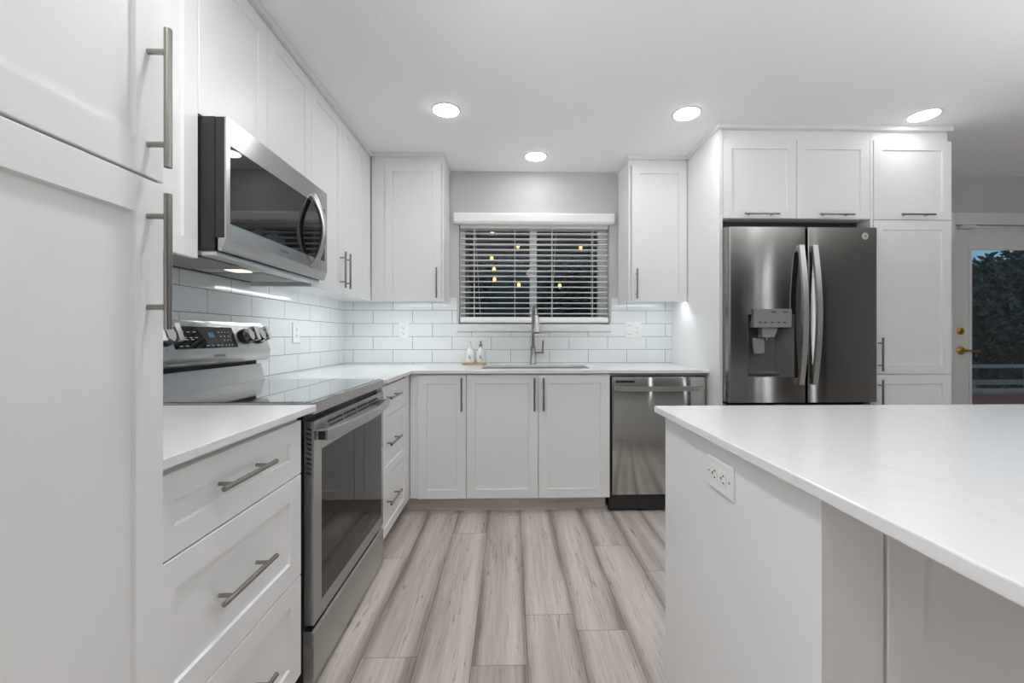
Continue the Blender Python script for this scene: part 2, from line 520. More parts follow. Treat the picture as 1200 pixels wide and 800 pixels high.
# wood-look toe kicks
TK = 3.95
def kick(name, x0, x1, y0, y1):
    o = MB().box(x0, x1, y0, y1, 0.02, TK).build(name, 'kick', smooth=0)
    a = o.data.attributes.new('rnd', 'FLOAT', 'FACE')
    for i in range(len(o.data.polygons)): a.data[i].value = 0.37
    return struct(o)
kick('baseboard_back', -28.0, 24.6, 108.9, 109.5)
kick('baseboard_left', -28.6, -28.0, 83.9, 109.5)
struct(MB().box(24.6, 50.1, 109.6, 110.0, 0.02, 0.7, 0.1).build('trim_quarter_round', 'kick', smooth=0))

# crown strips between the wall cabinets and the ceiling
def crown(name, segs):
    m = MB()
    for x0, x1, y0, y1 in segs:
        m.box(x0, x1, y0, y1, 94.55, ZC - .02, 0.08)
    return struct(m.build(name, 'trim', smooth=0))
crown('trim_crown_left', [(-39.6, -37.9, 30.2, 118.0)])
crown('trim_crown_corner', [(-37.95, -18.1, 117.5, 119.2), (-19.0, -18.1, 119.0, 130.4)])
crown('trim_crown_sink', [(33.0, 50.15, 117.5, 119.2), (33.0, 33.9, 119.0, 130.4)])
crown('trim_crown_fridge', [(49.5, 107.3, 99.4, 101.0), (49.5, 50.25, 100.8, 118.6)])

# ------------------------------------------------------------------ window, sill, blind
m = MB()
fy0, fy1 = 133.6, 135.6
m.box(WX0, WX0 + 1.5, fy0, fy1, WZ0, WZ1, .1).box(WX1 - 2.9, WX1, fy0, fy1, WZ0, WZ1, .1)
m.box(WX0, WX1, fy0, fy1, WZ0, WZ0 + 1.9, .1).box(WX0, WX1, fy0, fy1, WZ1 - 1.6, WZ1, .1).box(6.15, 8.35, fy0 - .4, fy1, WZ0, WZ1, .1)
win = struct(m.build('window_1', 'vinyl', smooth=0))
MB().box(WX0 + 1.2, 6.6, 134.5, 134.62, WZ0 + 1, WZ1 - 1).build('pane', 'pane', win, smooth=0)
MB().box(7.9, WX1 - 2.6, 134.7, 134.82, WZ0 + 1, WZ1 - 1).build('pane', 'pane', win, smooth=0)
m = MB().box(5.5, 6.3, 133.2, 133.7, 63.2, 65.8, .1).box(5.0, 6.0, 132.9, 133.3, 64.1, 64.9, .1)
m.build('sash_lock', 'white_pl', win)
struct(MB().box(-16.4, 31.3, YB - .75, 133.6, 46.25, WZ0, 0.1).build('trim_sill', 'trim', smooth=0))

bl = thing('window_blind', 'white horizontal slat blind over the dark window behind the sink', 'blind', (7.4, 131.6, WZ0))
m = MB()
prof = [(-1.1, 79.1), (-1.1, 82.1), (-.8, 82.4), (0, 82.4)]
m.prism([(YB - 2.0, 79.15), (YB - 2.35, 79.7), (YB - 2.35, 81.6), (YB - 2.0, 82.3), (YB - .05, 82.3), (YB - .05, 79.15)], 'x', -17.1, 31.85)
m.build('valance', 'slat', bl, smooth=0)
MB().box(WX0 + .3, WX1 - .3, 131.0, 133.0, 78.2, 79.7, .1).build('headrail', 'slat', bl, smooth=0)
nsl = 17
for k in range(nsl):
    z = 51.75 + k * 1.655
    m = MB()
    m.prism([(130.75, z - .05), (131.75, z + .06), (132.75, z - .05), (132.75, z + .13), (131.75, z + .24), (130.75, z + .13)], 'x', WX0 + .35, WX1 - .35)
    m.build('slat', 'slat', bl)
m = MB().prism([(130.8, 48.9), (130.7, 49.6), (130.9, 50.5), (131.3, 50.75), (132.4, 50.75), (132.8, 50.3), (132.8, 48.9)], 'x', WX0 + .3, WX1 - .3, .08)
m.build('bottom_rail', 'slat', bl)
for x in (-11.2, 1.4, 13.0, 25.6):
    m = MB()
    for y in (130.68, 132.82):
        m.cyl((x, y, 50.6), (x, y, 78.4), .085, seg=6)
    m.build('ladder_cord', 'cord', bl)
for x0, x1, z in ((-10.8, -9.2, 51.2), (14.3, 12.6, 51.2)):
    MB().tube([(x0, 130.6, 78.3), (x0 * .5 + x1 * .5, 130.55, 64), (x1, 130.6, z)], .05, 6, (0, 1, 0)).build('pull_cord', 'cord', bl)

# ------------------------------------------------------------------ patio door
door = struct(MB().box(146.4, 146.45, 130, 130.05, 80.0, 80.05).build('door_1', 'trim', smooth=0))
m = MB()
dy0, dy1 = 130.9, 132.6
m.box(141.1, 146.4, dy0, dy1, .5, 79.9, .08).box(171.6, 176.9, dy0, dy1, .5, 79.9, .08)
m.box(146.4, 171.6, dy0, dy1, 72.7, 79.9).box(146.4, 171.6, dy0, dy1, .5, 9.5)
m.build('door_slab', 'trim', door, smooth=0)
m = MB()
for a in ((146.0, 147.0, 9.1, 73.1), (171.0, 172.0, 9.1, 73.1)):
    m.box(a[0], a[1], dy0 - .25, dy0 + .2, a[2], a[3], .08)
m.box(147.0, 171.0, dy0 - .25, dy0 + .2, 72.2, 73.1, .08).box(147.0, 171.0, dy0 - .25, dy0 + .2, 9.1, 10.0, .08)
m.build('glazing_bead', 'trim', door, smooth=0)
MB().box(146.4, 171.6, 131.7, 131.85, 9.5, 72.7).build('pane', 'pane', door, smooth=0)
m = MB()
m.box(136.9, 140.6, 129.8, 130.5, 0, 83.8, .1).box(177.4, 181.1, 129.8, 130.5, 0, 83.8, .1).box(140.6, 177.4, 129.8, 130.5, 80.1, 83.8, .1)
struct(m.build('trim_door_casing', 'trim', smooth=0))
dl = thing('deadbolt', 'round brass deadbolt above the lever on the white patio door', 'lock', (143.3, 130.9, 46.4))
MB().lathe([(1.15, 0), (1.15, -.25), (.9, -.5), (.62, -.55)], (143.3, 130.9, 46.4), 'y').build('rosette', 'brass', dl)
MB().box(143.15, 143.45, 129.9, 130.4, 45.8, 47.0, .06).build('thumb_turn', 'brass', dl)
lv = thing('door_lever', 'brass lever handle on the white patio door below the deadbolt', 'handle', (143.4, 130.9, 40.2))
MB().lathe([(1.3, 0), (1.3, -.2), (1.0, -.55), (.5, -.7), (.45, -1.7)], (143.4, 130.9, 40.2), 'y').build('rosette', 'brass', lv)
MB().tube([(143.4, 129.3, 40.2), (144.6, 129.2, 40.25), (146.2, 129.2, 40.05), (147.4, 129.25, 39.9), (148.1, 129.4, 40.2)], lambda t: .34 - .12 * t, 10).build('lever', 'brass', lv)
cr = thing('curtain_rod', 'thin white rod with thicker end piece across the patio door top', 'rod', (159, 130.0, 79.3))
MB().cyl((141.6, 129.4, 79.3), (176.6, 129.4, 79.3), .3, seg=12).build('rod', 'trim', cr)
for xa, xb in ((142.0, 146.8), (171.6, 176.4)):
    MB().box(xa, xb, 128.9, 130.9, 78.7, 79.8, .25).build('end_cap', 'trim', cr)

# ------------------------------------------------------------------ recessed ceiling lights
def downlight(x, y, mat, label, group=None):
    t = thing('ceiling_light', label, 'ceiling light', (x, y, ZC), group)
    MB().lathe([(3.3, -.005), (3.3, -.03), (3.0, -.12), (2.8, -.14), (2.78, -.02)], (x, y, ZC), seg=36).build('trim_ring', 'white_pl', t)
    MB().lathe([(2.79, -.05), (2.79, -.17), (2.6, -.24), (1.4, -.30)], (x, y, ZC), seg=36).build('diffuser', mat, t)
g = 'recessed ceiling lights'
downlight(-14.4, 95.3, 'down_kitchen', 'glowing round recessed ceiling light nearest the microwave', g)
downlight(7.2, 119.2, 'down_sink', 'glowing round recessed ceiling light directly above the sink window', g)
downlight(40.2, 95.3, 'down_kitchen', 'glowing round recessed ceiling light before the right-hand wall cabinet', g)
downlight(95.0, 94.6, 'down_tall', 'glowing round recessed ceiling light in front of the tall cabinet beside the fridge', g)
for x, y in ((-14.4, 36), (50, 36), (95, 36), (-14.4, -30), (40.2, -30), (95, -30), (20, -100), (95, -100)):  # added ceiling lights out of view, for fill
    downlight(x, y, ('fill_left' if x < 0 else 'fill_near') if y > 0 else 'fill_far', 'unseen round recessed ceiling light added for fill', 'added fill lights outside the view')

def fill_uplight(x, y, h, mat, label):  # invented uplight, out of view, bounces fill off the ceiling
    t = thing('added_uplight', label, 'lamp', (x, y, 0), 'added fill uplights outside the view')
    MB().lathe([(6, 0), (6, .5), (5.5, .9), (.8, 1.4)], (x, y, 0)).build('base', 'nickel', t)
    MB().cyl((x, y, 1.2), (x, y, h - 4), .5, seg=14).build('pole', 'nickel', t)
    MB().lathe([(1.0, -5), (4.5, -4), (8.5, -1), (9.2, .2), (8.9, .2), (8.2, -.8), (4.2, -3.4), (.6, -4.4)], (x, y, h)).build('bowl', 'white_pl', t)
    MB().lathe([(7.8, 0), (7.8, .1)], (x, y, h)).build('diffuser', mat, t)
def streak_light(x, y, tubes, label):  # invented lit tubes, out of view, for vertical streaks in steel reflections
    t = thing('streak_light', label, 'lamp', (x, y, 0), 'added reflection lights behind the viewpoint')
    MB().lathe([(7, 0), (7, .6), (6.5, 1.0), (1.0, 1.2)], (x, y, 0)).build('base', 'nickel', t)
    for dx, rr in tubes:
        MB().lathe([(rr, 1.2), (rr, 5.0)], (x + dx, y, 0)).build('socket', 'nickel', t)
        MB().lathe([(rr, 5.0), (rr, 88.0)], (x + dx, y, 0)).build('tube', 'column', t)
        MB().lathe([(rr, 88.0), (rr, 89.0), (rr * .6, 89.4)], (x + dx, y, 0)).build('cap', 'nickel', t)
streak_light(145, -40, ((0, 1.9), (-6.0, .6)), 'added unseen column light with thick and thin tube for steel streaks')
streak_light(74, -40, ((0, 1.9),), 'added unseen column light with one thick tube for steel streaks')
fill_uplight(-30, -18, 41, 'fill_up_a', 'added fill uplight, unseen, beside the tall cabinet')
fill_uplight(100, 20, 60, 'fill_up_b', 'added fill uplight, unseen, beyond the right end of the island')

# ------------------------------------------------------------------ left side: tall cabinet, wall cabinets, base cabinets
PX = -23.8
t = thing('pantry_cabinet', 'tall white shaker cabinet with two long bar handles at near left', 'cabinet', (-37, 19.8, 0))
MB().box(XL + .02, PX - .76, 9.8, 29.75, 4.0, ZC - .02).box(XL + .02, PX - 3.5, 9.8, 29.75, 0, 4.0).build('body', 'cab', t, smooth=0)
d = shaker('door', 'X', PX, 10.0, 29.65, 55.45, 94.4, t, fw=2.15, rail=2.3)
bar_pull('X', PX, 28.4, 60.6, 9.1, 'v', d)
d = shaker('door', 'X', PX, 10.0, 29.65, 4.1, 55.28, t, fw=2.15, rail=2.35)
bar_pull('X', PX, 28.4, 49.85, 8.9, 'v', d)

UX, UB = -38.7, 54.55
t = thing('wall_cabinet', 'white wall cabinet between tall cabinet and microwave', 'cabinet', (-44.6, 42, UB))
MB().box(XL + .02, UX - .76, 29.8, 53.45, UB + .7, ZC - .04).build('body', 'cab', t, smooth=0)
shaker('door', 'X', UX, 31.0, 53.4, UB, 94.4, t)
t = thing('wall_cabinet', 'white two-door wall cabinet directly above the microwave', 'cabinet', (-44.6, 68.3, 72.6))
MB().box(XL + .02, UX - .76, 53.5, 83.25, 72.6, ZC - .04).build('body', 'cab', t, smooth=0)
shaker('door', 'X', UX, 53.55, 68.32, 72.6, 94.4, t)
shaker('door', 'X', UX, 68.46, 83.22, 72.6, 94.4, t)
t = thing('wall_cabinet', 'white corner wall cabinet with paired bar handles right of the microwave', 'cabinet', (-44.6, 101, UB))
MB().box(XL + .02, UX - .76, 83.3, 130.1, UB + .7, ZC - .04).box(XL + .02, UX - .76, 83.3, 84.0, UB, UB + .7).build('body', 'cab', t, smooth=0)
d = shaker('door', 'X', UX, 83.35, 98.43, UB, 94.4, t); bar_pull('X', UX, 97.1, 59.95, 8.2, 'v', d)
d = shaker('door', 'X', UX, 98.57, 113.9, UB, 94.4, t); bar_pull('X', UX, 99.95, 59.95, 8.2, 'v', d)
MB().box(UX - .76, UX - .02, 114.0, 118.2, UB, 94.5).build('filler', 'cab', t, smooth=0)

UY = 118.3
t = thing('wall_cabinet', 'white one-door wall cabinet left of the sink window', 'cabinet', (-28, 124.4, UB))
MB().box(-38.6, -19.02, UY + .76, 130.1, UB + .7, ZC - .04).build('body', 'cab', t, smooth=0)
MB().box(-38.6, -35.05, UY + .3, UY + .76, UB, ZC - .04).box(-35.04, -19.02, UY + .3, UY + .75, 93.1, ZC - .04).box(-19.0, -18.55, UY + .3, 130.1, UB, ZC - .04).build('face_frame', 'cab', t, smooth=0)
d = shaker('door', 'Y', UY, -34.95, -19.25, UB, 93.0, t); bar_pull('Y', UY, -20.4, 59.6, 8.4, 'v', d)
t = thing('wall_cabinet', 'white one-door wall cabinet right of the sink window', 'cabinet', (41.7, 124.4, UB))
MB().box(33.92, 50.1, UY + .76, 130.1, UB + .7, ZC - .04).build('body', 'cab', t, smooth=0)
MB().box(33.92, 50.1, UY + .3, UY + .75, 93.1, ZC - .04).box(33.4, 33.9, UY + .3, 130.1, UB, ZC - .04).build('face_frame', 'cab', t, smooth=0)
d = shaker('door', 'Y', UY, 34.3, 50.0, UB, 93.0, t); bar_pull('Y', UY, 35.45, 59.5, 8.4, 'v', d)

def led(x0, x1, y0, y1, label):
    t = thing('light_strip', label, 'light', ((x0 + x1) / 2, (y0 + y1) / 2, UB + .45))
    MB().box(x0, x1, y0, y1, UB + .5, UB + .69, .03).build('channel', 'white_pl', t, smooth=0)
    MB().box(x0 + .1, x1 - .1, y0 + .12, y1 - .12, UB + .44, UB + .51).build('tape', 'led', t, smooth=0)
led(-40.6, -39.9, 86.5, 117, 'slim lit strip under the corner wall cabinet right of the microwave')
led(-37.5, -19.5, 119.3, 120.0, 'slim lit strip under the wall cabinet left of the sink window')
led(34.5, 49.6, 119.3, 120.0, 'slim lit strip under the wall cabinet right of the sink window')

# base cabinets, left run
BX = -25.3
def base_left(y0, y1, label):
    t = thing('base_cabinet', label, 'cabinet', (-38, (y0 + y1) / 2, 0))
    MB().box(XL + .02, BX - .76, y0, y1, 4.0, CT0 - .02).box(XL + .02, -28.65, y0, y1, 0, 4.0).build('body', 'cab', t, smooth=0)
    return t
t = base_left(29.9, 52.3, 'white three-drawer base cabinet between tall cabinet and range')
for z0, z1, hz in ((28.4, 34.75, 32.1), (16.2, 28.25, 22.4), (4.1, 16.05, 10.2)):
    d = shaker('drawer', 'X', BX, 30.0, 51.8, z0, z1, t, fw=2.5, rail=2.2 if z0 > 20 else 2.4)
    bar_pull('X', BX, 40.1, hz, 8.0, 'u', d)
t = base_left(83.95, 108.85, 'white three-drawer base cabinet beyond the range in the corner')
for z0, z1, hz in ((28.4, 34.75, 32.3), (16.2, 28.25, 22.9), (4.1, 16.05, 10.9)):
    d = shaker('drawer', 'X', BX, 84.05, 102.6, z0, z1, t, fw=1.6, rail=1.9)
    bar_pull('X', BX, 90.2, hz, 8.4, 'u', d)
MB().box(BX - .76, BX - .05, 102.7, 107.0, 4.1, CT0 - .1).build('filler', 'cab', t, smooth=0)

BY = 106.2
t = thing('base_cabinet', 'narrow white one-door base cabinet left of the sink cabinet', 'cabinet', (-18, 118, 0))
MB().box(-25.2, -11.1, BY + .76, 130.1, 4.0, CT0 - .02).box(-25.2, -11.1, 109.55, 130.1, 0, 4.0).build('body', 'cab', t, smooth=0)
d = shaker('door', 'Y', BY, -23.1, -11.12, 4.1, 35.2, t); bar_pull('Y', BY, -12.1, 30.3, 8.3, 'v', d)
t = thing('base_cabinet', 'white double-door base cabinet under the sink', 'cabinet', (7, 118, 0))
m = MB()
m.box(-11.0, -10.3, BY + .76, 130.1, 4.0, CT0 - .02).box(24.5, 25.2, BY + .76, 130.1, 4.0, CT0 - .02).box(-10.3, 24.5, BY + .76, 130.1, 4.0, 4.7)
m.box(-10.3, 24.5, 129.4, 130.1, 4.7, CT0 - .02).box(-10.3, 24.5, BY + .76, BY + 1.5, 31.0, CT0 - .02).box(-11.0, 24.5, 109.55, 130.1, 0, 4.0)
m.build('body', 'cab', t, smooth=0)
d = shaker('door', 'Y', BY, -10.98, 7.0, 4.1, 35.2, t); bar_pull('Y', BY, 6.0, 30.3, 8.3, 'v', d)
d = shaker('door', 'Y', BY, 7.14, 25.15, 4.1, 35.2, t); bar_pull('Y', BY, 8.3, 30.3, 8.3, 'v', d)

# ------------------------------------------------------------------ worktops
CX, CY = -24.4, 105.4
tag(MB().slab([(XL + .3, 29.85), (CX, 29.85), (CX, 53.75), (XL + .3, 53.75)], [], CT0, CT1).build('countertop', 'quartz', smooth=0),
    'short white worktop piece between the tall cabinet and the range', 'countertop')
def rrect(x0, x1, y0, y1, r, n=5):
    out = []
    for cx, cy, a in ((x1 - r, y1 - r, 0), (x0 + r, y1 - r, 90), (x0 + r, y0 + r, 180), (x1 - r, y0 + r, 270)):
        out += [(cx + r * math.cos(math.radians(a + 90 * k / n)), cy + r * math.sin(math.radians(a + 90 * k / n))) for k in range(n + 1)]
    return out
hole = rrect(-7.7, 21.4, 111.4, 125.6, 1.2)
tag(MB().slab([(XL + .3, 84.0), (CX, 84.0), (CX, CY), (50.15, CY), (50.15, YB - .32), (XL + .3, YB - .32)], [hole], CT0, CT1).build('countertop', 'quartz', smooth=0),
    'white L-shaped worktop running around the corner and holding the sink', 'countertop')

# sink, faucet, soap set
t = thing('kitchen_sink', 'stainless undermount sink sunk into the white back worktop', 'sink', (7, 118.5, 27))
o1, o0 = rrect(-7.9, 21.6, 111.2, 125.8, 1.3), rrect(-8.6, 22.3, 110.5, 126.5, 1.6)
b1 = rrect(-7.6, 21.3, 111.5, 125.5, 1.3)
loops = [[(x, y, CT0 - .03) for x, y in o0], [(x, y, CT0 - .03) for x, y in o1], [(x, y, 27.2) for x, y in b1]]
MB().rings(loops, cap0=False, cap1=True).build('basin', 'satin', t, smooth=30)
MB().lathe([(1.9, 27.25), (1.9, 27.32), (1.5, 27.3)], (7, 119.5, 0)).build('drain', 'chrome', t)

fx, fy = 6.9, 128.0
t = thing('faucet', 'brushed metal pull-down faucet with side lever behind the sink', 'faucet', (fx, fy, CT1))
MB().lathe([(1.05, 0), (1.05, .12), (.95, .25), (.72, 5.6), (.5, 5.75)], (fx, fy, CT1)).build('body', 'nickel', t)
path = [(fx, fy, CT1 + 5.6), (fx, fy, 49.2)] + [(fx + .9 * k / 10 * .6, fy - 3.7 + 3.7 * math.cos(math.pi * k / 10 * .88), 49.2 + 4.3 * math.sin(math.pi * k / 10 * .88)) for k in range(1, 11)]
MB().tube(path, .5, 14, (1, 0, 0)).build('neck', 'nickel', t)
e0 = Vector(path[-1])
MB().tube([e0, e0 + Vector((.08, -.12, -1.2)), e0 + Vector((.25, -.4, -4.9))], lambda q: .56 + .42 * q, 16, (1, 0, 0)).build('spray_head', 'satin', t)
e1 = e0 + Vector((.25, -.4, -4.9))
MB().tube([e1, e1 + Vector((.01, -.03, -.25))], .86, 16, (1, 0, 0)).build('nozzle', 'black', t)
MB().cyl((fx + .4, fy, CT1 + 3.7), (fx + 3.3, fy, CT1 + 3.7), .46, seg=16).build('valve_hub', 'nickel', t)
MB().cyl((fx + 2.9, fy - .1, CT1 + 3.7), (fx + 3.05, fy - .1, CT1 + 7.2), .24, seg=10).build('lever', 'nickel', t)

tr = tag(MB().slab(rrect(-14.4, -7.0, 125.3, 129.0, .7), [], CT1, CT1 + .55, .12).build('soap_tray', 'bamboo'), 'small light wood tray under the soap bottles beside the sink', 'tray')
def soap(x, y, mat, pump, label, h):
    t = thing('soap_bottle', label, 'bottle', (x, y, CT1 + .55), 'soap bottles on the wood tray')
    MB().lathe([(1.3, 0), (1.5, .15), (1.5, 2.6), (1.35, 3.3), (.75, 4.2), (.48, 4.6), (.48, 5.0)], (x, y, CT1 + .55)).build('body', mat, t)
    MB().lathe([(.55, 4.9), (.55, 5.5), (.2, 5.6), (.2, 6.2)], (x, y, CT1 + .55)).build('collar', pump, t)
    MB().box(x - .28, x + .28, y - 1.3, y + .3, CT1 + .55 + 6.15, CT1 + .55 + 6.5, .1).build('pump', pump, t)
    m = MB()
    z = CT1 + .55
    for a, b, c, d in ((-.3, .05, 1.75, 2.1), (-.15, .3, 1.4, 1.65), (.1, .5, 1.1, 1.22)):
        m.box(x + a, x + b, y - 1.54, y - 1.44, z + c, z + d)
    m.build('label', 'label', t, smooth=0)
soap(-12.05, 127.2, 'soap', 'white_pl', 'milky white soap bottle with pale pump, left one on the wood tray', 0)
soap(-8.85, 127.2, 'soap_clear', 'grey_mid', 'clear soap bottle with grey pump, right one on the wood tray', 0)

# ------------------------------------------------------------------ outlets and switch
def outlet(plane, face, u, v, w, h, label, horizontal=False, with_switch=False):
    t = thing('wall_outlet', label, 'outlet', place(plane, face, u, v, 0))
    m = MB(); 
    def ring(i, d):
        return [place(plane, face, *c, d) for c in ((u - w / 2 + i, v - h / 2 + i), (u + w / 2 - i, v - h / 2 + i), (u + w / 2 - i, v + h / 2 - i), (u - w / 2 + i, v + h / 2 - i))]
    m.rings([ring(0, -.02), ring(0, .12), ring(.12, .24)]); m.build('plate', 'white_pl', t, smooth=0)
    def slots(cu, cv):
        r = MB(); k = MB()
        P = lambda a, b, d: place(plane, face, cu + (b if horizontal else a), cv + (-a if horizontal else b), d)
        def bx(mm, a0, a1, b0, b1, d0, d1):
            p, q = P(a0, b0, d0), P(a1, b1, d1)
            mm.box(*sorted((p[0], q[0])), *sorted((p[1], q[1])), *sorted((p[2], q[2])))
        bx(r, -.66, .66, -.55, .55, .2, .3)
        bx(k, -.36, -.26, -.02, .34, .28, .32); bx(k, .26, .36, -.02, .30, .28, .32); bx(k, -.12, .12, -.4, -.2, .28, .32)
        rr = r.build('receptacle', 'white_pl', t, smooth=0); k.build('slot', 'slot', rr, smooth=0)
    if with_switch:
        m = MB(); p, q = place(plane, face, u - w / 4 - .62, v - 1.3, .2), place(plane, face, u - w / 4 + .62, v + 1.3, .36)
        m.box(*sorted((p[0], q[0])), *sorted((p[1], q[1])), *sorted((p[2], q[2])), .05); m.build('rocker', 'white_pl', t, smooth=0)
        for s_ in (-1.36, 1.36):
            m = MB(); p, q = place(plane, face, u - w / 4 - .6, v + s_ - .04, .23), place(plane, face, u - w / 4 + .6, v + s_ + .04, .27)
            m.box(*sorted((p[0], q[0])), *sorted((p[1], q[1])), *sorted((p[2], q[2])))
            m.build('rocker_gap', 'slot', t, smooth=0)
        slots(u + w / 4, v + .72); slots(u + w / 4, v - .72)
    elif horizontal:
        slots(u - .75, v); slots(u + .75, v)
        m = MB()
        for s_ in (-1.75, 1.75):
            a = place(plane, face, u + s_, v, .2); b = place(plane, face, u + s_, v, .28); m.cyl(a, b, .1, seg=8)
        m.build('screw', 'grey_mid', t)
    else:
        slots(u, v + .75); slots(u, v - .75)
outlet('X', XL + .3, 100.5, 45.6, 3.0, 4.9, 'white outlet on the left tiled wall beyond the range')
outlet('Y', YB - .3, -32.6, 46.5, 3.0, 4.9, 'white outlet on the back tile near the corner')
outlet('Y', YB - .3, 38.1, 46.7, 5.0, 4.9, 'white double plate with switch and outlet right of the sink', with_switch=True)

# ------------------------------------------------------------------ range
RY0, RY1, RX = 54.1, 83.6, -24.9
t = thing('kitchen_range', 'stainless electric range with black glass oven door and cooktop', 'range', (-38, 68.9, 0))
MB().box(-50.0, RX - 1.3, RY0 + .1, RY1 - .1, 1.0, 35.9).build('body', 'black_sat', t, smooth=0)
# cooktop
ct = MB().prism([(RX, 35.0), (RX, 36.3), (RX - .2, 36.5), (-50.0, 36.5), (-50.0, 35.0)], 'y', RY0, RY1).build('cooktop', 'steel', t, smooth=0)
MB().box(-48.2, RX - .55, RY0 + .35, RY1 - .35, 36.45, 36.58, .03).build('glass_top', 'cooktop', ct, smooth=0)
# oven door
x0 = RX - 1.25
m = MB()
zt, zb, wy0, wy1, wz0, wz1 = 34.1, 8.2, 56.5, 82.3, 10.2, 30.1
m.box(x0, RX, RY0 + .1, wy0, zb, zt, .06).box(x0, RX, wy1, RY1 - .1, zb, zt, .06)
m.box(x0, RX, wy0 - .1, wy1 + .1, zb, wz0, .0).box(x0, RX, wy0 - .1, wy1 + .1, wz1, zt, .0)
od = m.build('oven_door', 'steel', t, smooth=0)
MB().box(x0 + .1, RX - .03, wy0, wy1, wz0, wz1).build('oven_window', 'oven_glass', od, smooth=0)
m = MB()
for k in range(4):
    a = 58.4 + k * 5.5
    m.box(RX - .1, RX + .03, a, a + 4.9, 33.15, 33.42).box(RX - .1, RX + .03, a + .5, a + 5.2, 32.5, 32.7)
m.build('vent_slots', 'slot', od, smooth=0)
m = MB()
for k in range(10):
    z = 33.1 - k * .62
    m.prism([(x0 + .35, z), (x0 + .35, z + .22), (x0 + .95, z + .0), (x0 + .95, z - .22)], 'y', RY0 + .05, RY0 + .2)
m.build('side_vent_slots', 'slot', od, smooth=0)
pts = []
for k in range(25):
    q = k / 24; y = 55.0 + q * 27.9
    pts.append((RX + 1.15 + 1.3 * math.sin(math.pi * q), y, 32.15))
sec = [(-.62, -.25), (.62, -.25), (.72, -.1), (.72, .1), (.62, .25), (-.62, .25), (-.72, .1), (-.72, -.1)]
hm = MB().sweep(pts, sec, (1, 0, 0))
for y, yy in ((55.0, 56.3), (82.9, 81.6)):
    hm.box(RX - .02, RX + 1.3, min(y, yy), max(y, yy), 31.55, 32.75, .05)
hd = hm.build('oven_handle', 'satin', od)
MB().box(RX + .25, RX + 1.1, 54.9, 55.02, 31.6, 32.7).build('handle_end', 'black', hd, smooth=0)
# storage drawer and toe
MB().prism([(RX - 1.3, .9), (RX, .9), (RX, 7.1), (RX - .25, 7.45), (RX - 1.3, 7.45)], 'y', RY0 + .1, RY1 - .1).build('storage_drawer', 'steel', t, smooth=0)
m = MB()
for y in (56, 81):
    for x in (-47, -29): MB().cyl((x, y, 0), (x, y, 1.05), .7, seg=12).build('foot', 'black', t)
# backguard
GX = -46.9
bg = MB().prism([(-50.1, 36.5), (-47.7, 36.5), (-48.5, 39.6), (-50.1, 39.6)], 'y', RY0, RY1 - .1).build('backguard', 'steel', t, smooth=0)
MB().box(-50.1, -49.2, RY0 + .2, RY1 - .4, 39.6, 40.6).build('vent_gap', 'slot', bg, smooth=0)
panel = [(-50.1, 40.2), (-47.3, 40.4), (-46.85, 41.0), (-46.75, 42.3), (-48.5, 47.3), (-50.1, 47.4)]
cp = MB().prism(panel, 'y', RY0, RY1).build('control_panel', 'steel', t, smooth=50)
# tilted face: from (-46.75,42.3) to (-48.5,47.3)
fd = Vector((-1.75, 0, 5.0)).normalized(); fn = Vector((5.0, 0, 1.75)).normalized()
F0 = Vector((-46.75, 0, 42.3))
def face_pt(y, s_, d):
    p = F0 + fd * s_ + fn * d; return (p.x, y, p.z)
def face_box(mm, y0, y1, s0, s1, d0, d1):
    loops = [[face_pt(y0, s0, d), face_pt(y1, s0, d), face_pt(y1, s1, d), face_pt(y0, s1, d)] for d in (d0, d1)]
    mm.rings(loops); return mm
face_box(MB(), 60.6, 74.2, .75, 4.3, -.02, .04).build('display_glass', 'glass_blk', cp, smooth=0)
m = MB()
for row, ys in ((3.4, (61.6, 62.5, 63.7, 64.9)), (2.5, (61.5, 62.7, 63.9, 65.0)), (2.2, (61.7, 62.9, 64.1)), (1.2, (61.5, 62.6)), (1.2, (66.8, 68.0, 69.2, 70.2, 71.2, 72.0, 72.8)), (2.0, (71.2, 72.0, 72.8)), (2.7, (70.6, 71.5, 72.4)), (3.4, (70.4, 71.1, 71.9, 72.7))):
    for y in ys: face_box(m, y, y + (.62 if y < 70 else .3), row - .06, row + .08, .03, .05)
m.build('button_lettering', 'legend', cp, smooth=0)
m = MB()
def seg7(mm, y, s_, w, h, on, th=.07):
    for c in on:
        a = {'a': (0, w, h - th, h), 'b': (w - th, w, h / 2, h), 'c': (w - th, w, 0, h / 2), 'd': (0, w, 0, th), 'e': (0, th, 0, h / 2), 'f': (0, th, h / 2, h), 'g': (0, w, h / 2 - th / 2, h / 2 + th / 2)}[c]
        face_box(mm, y + a[0], y + a[1], s_ + a[2], s_ + a[3], .03, .055)
seg7(m, 68.1, 2.55, .45, .75, 'abcdefg', .11); seg7(m, 68.75, 2.55, .45, .75, 'abged', .11)
m.build('clock_digits', 'digits', cp, smooth=0)
for y in (56.2, 59.2, 77.0, 80.6):
    k = MB()
    a, b, c = Vector(face_pt(y, 2.6, 0)), Vector(face_pt(y, 2.6, .6)), Vector(face_pt(y, 2.6, 1.6))
    k.cyl(a, b, 1.4, 1.35, 24)
    kb = k.build('knob', 'black', cp)
    g_ = MB(); g_.cyl(b, c, 1.25, 1.2, 24); g_.build('knob_cap', 'chrome', kb)
    g_ = MB(); face_box(g_, y - .45, y + .45, 2.6 - 1.25, 2.6 + 1.25, 1.5, 2.4); g_.build('knob_grip', 'chrome', kb, smooth=0)
    face_box(MB(), y - .1, y + .1, .75, .9, .0, .03).build('knob_mark', 'slot', cp, smooth=0)
tm = text_mesh('logo', 'SAMSUNG', .62, 'logo_dark', cp, 'X', -46.76, 69.4, 41.75)

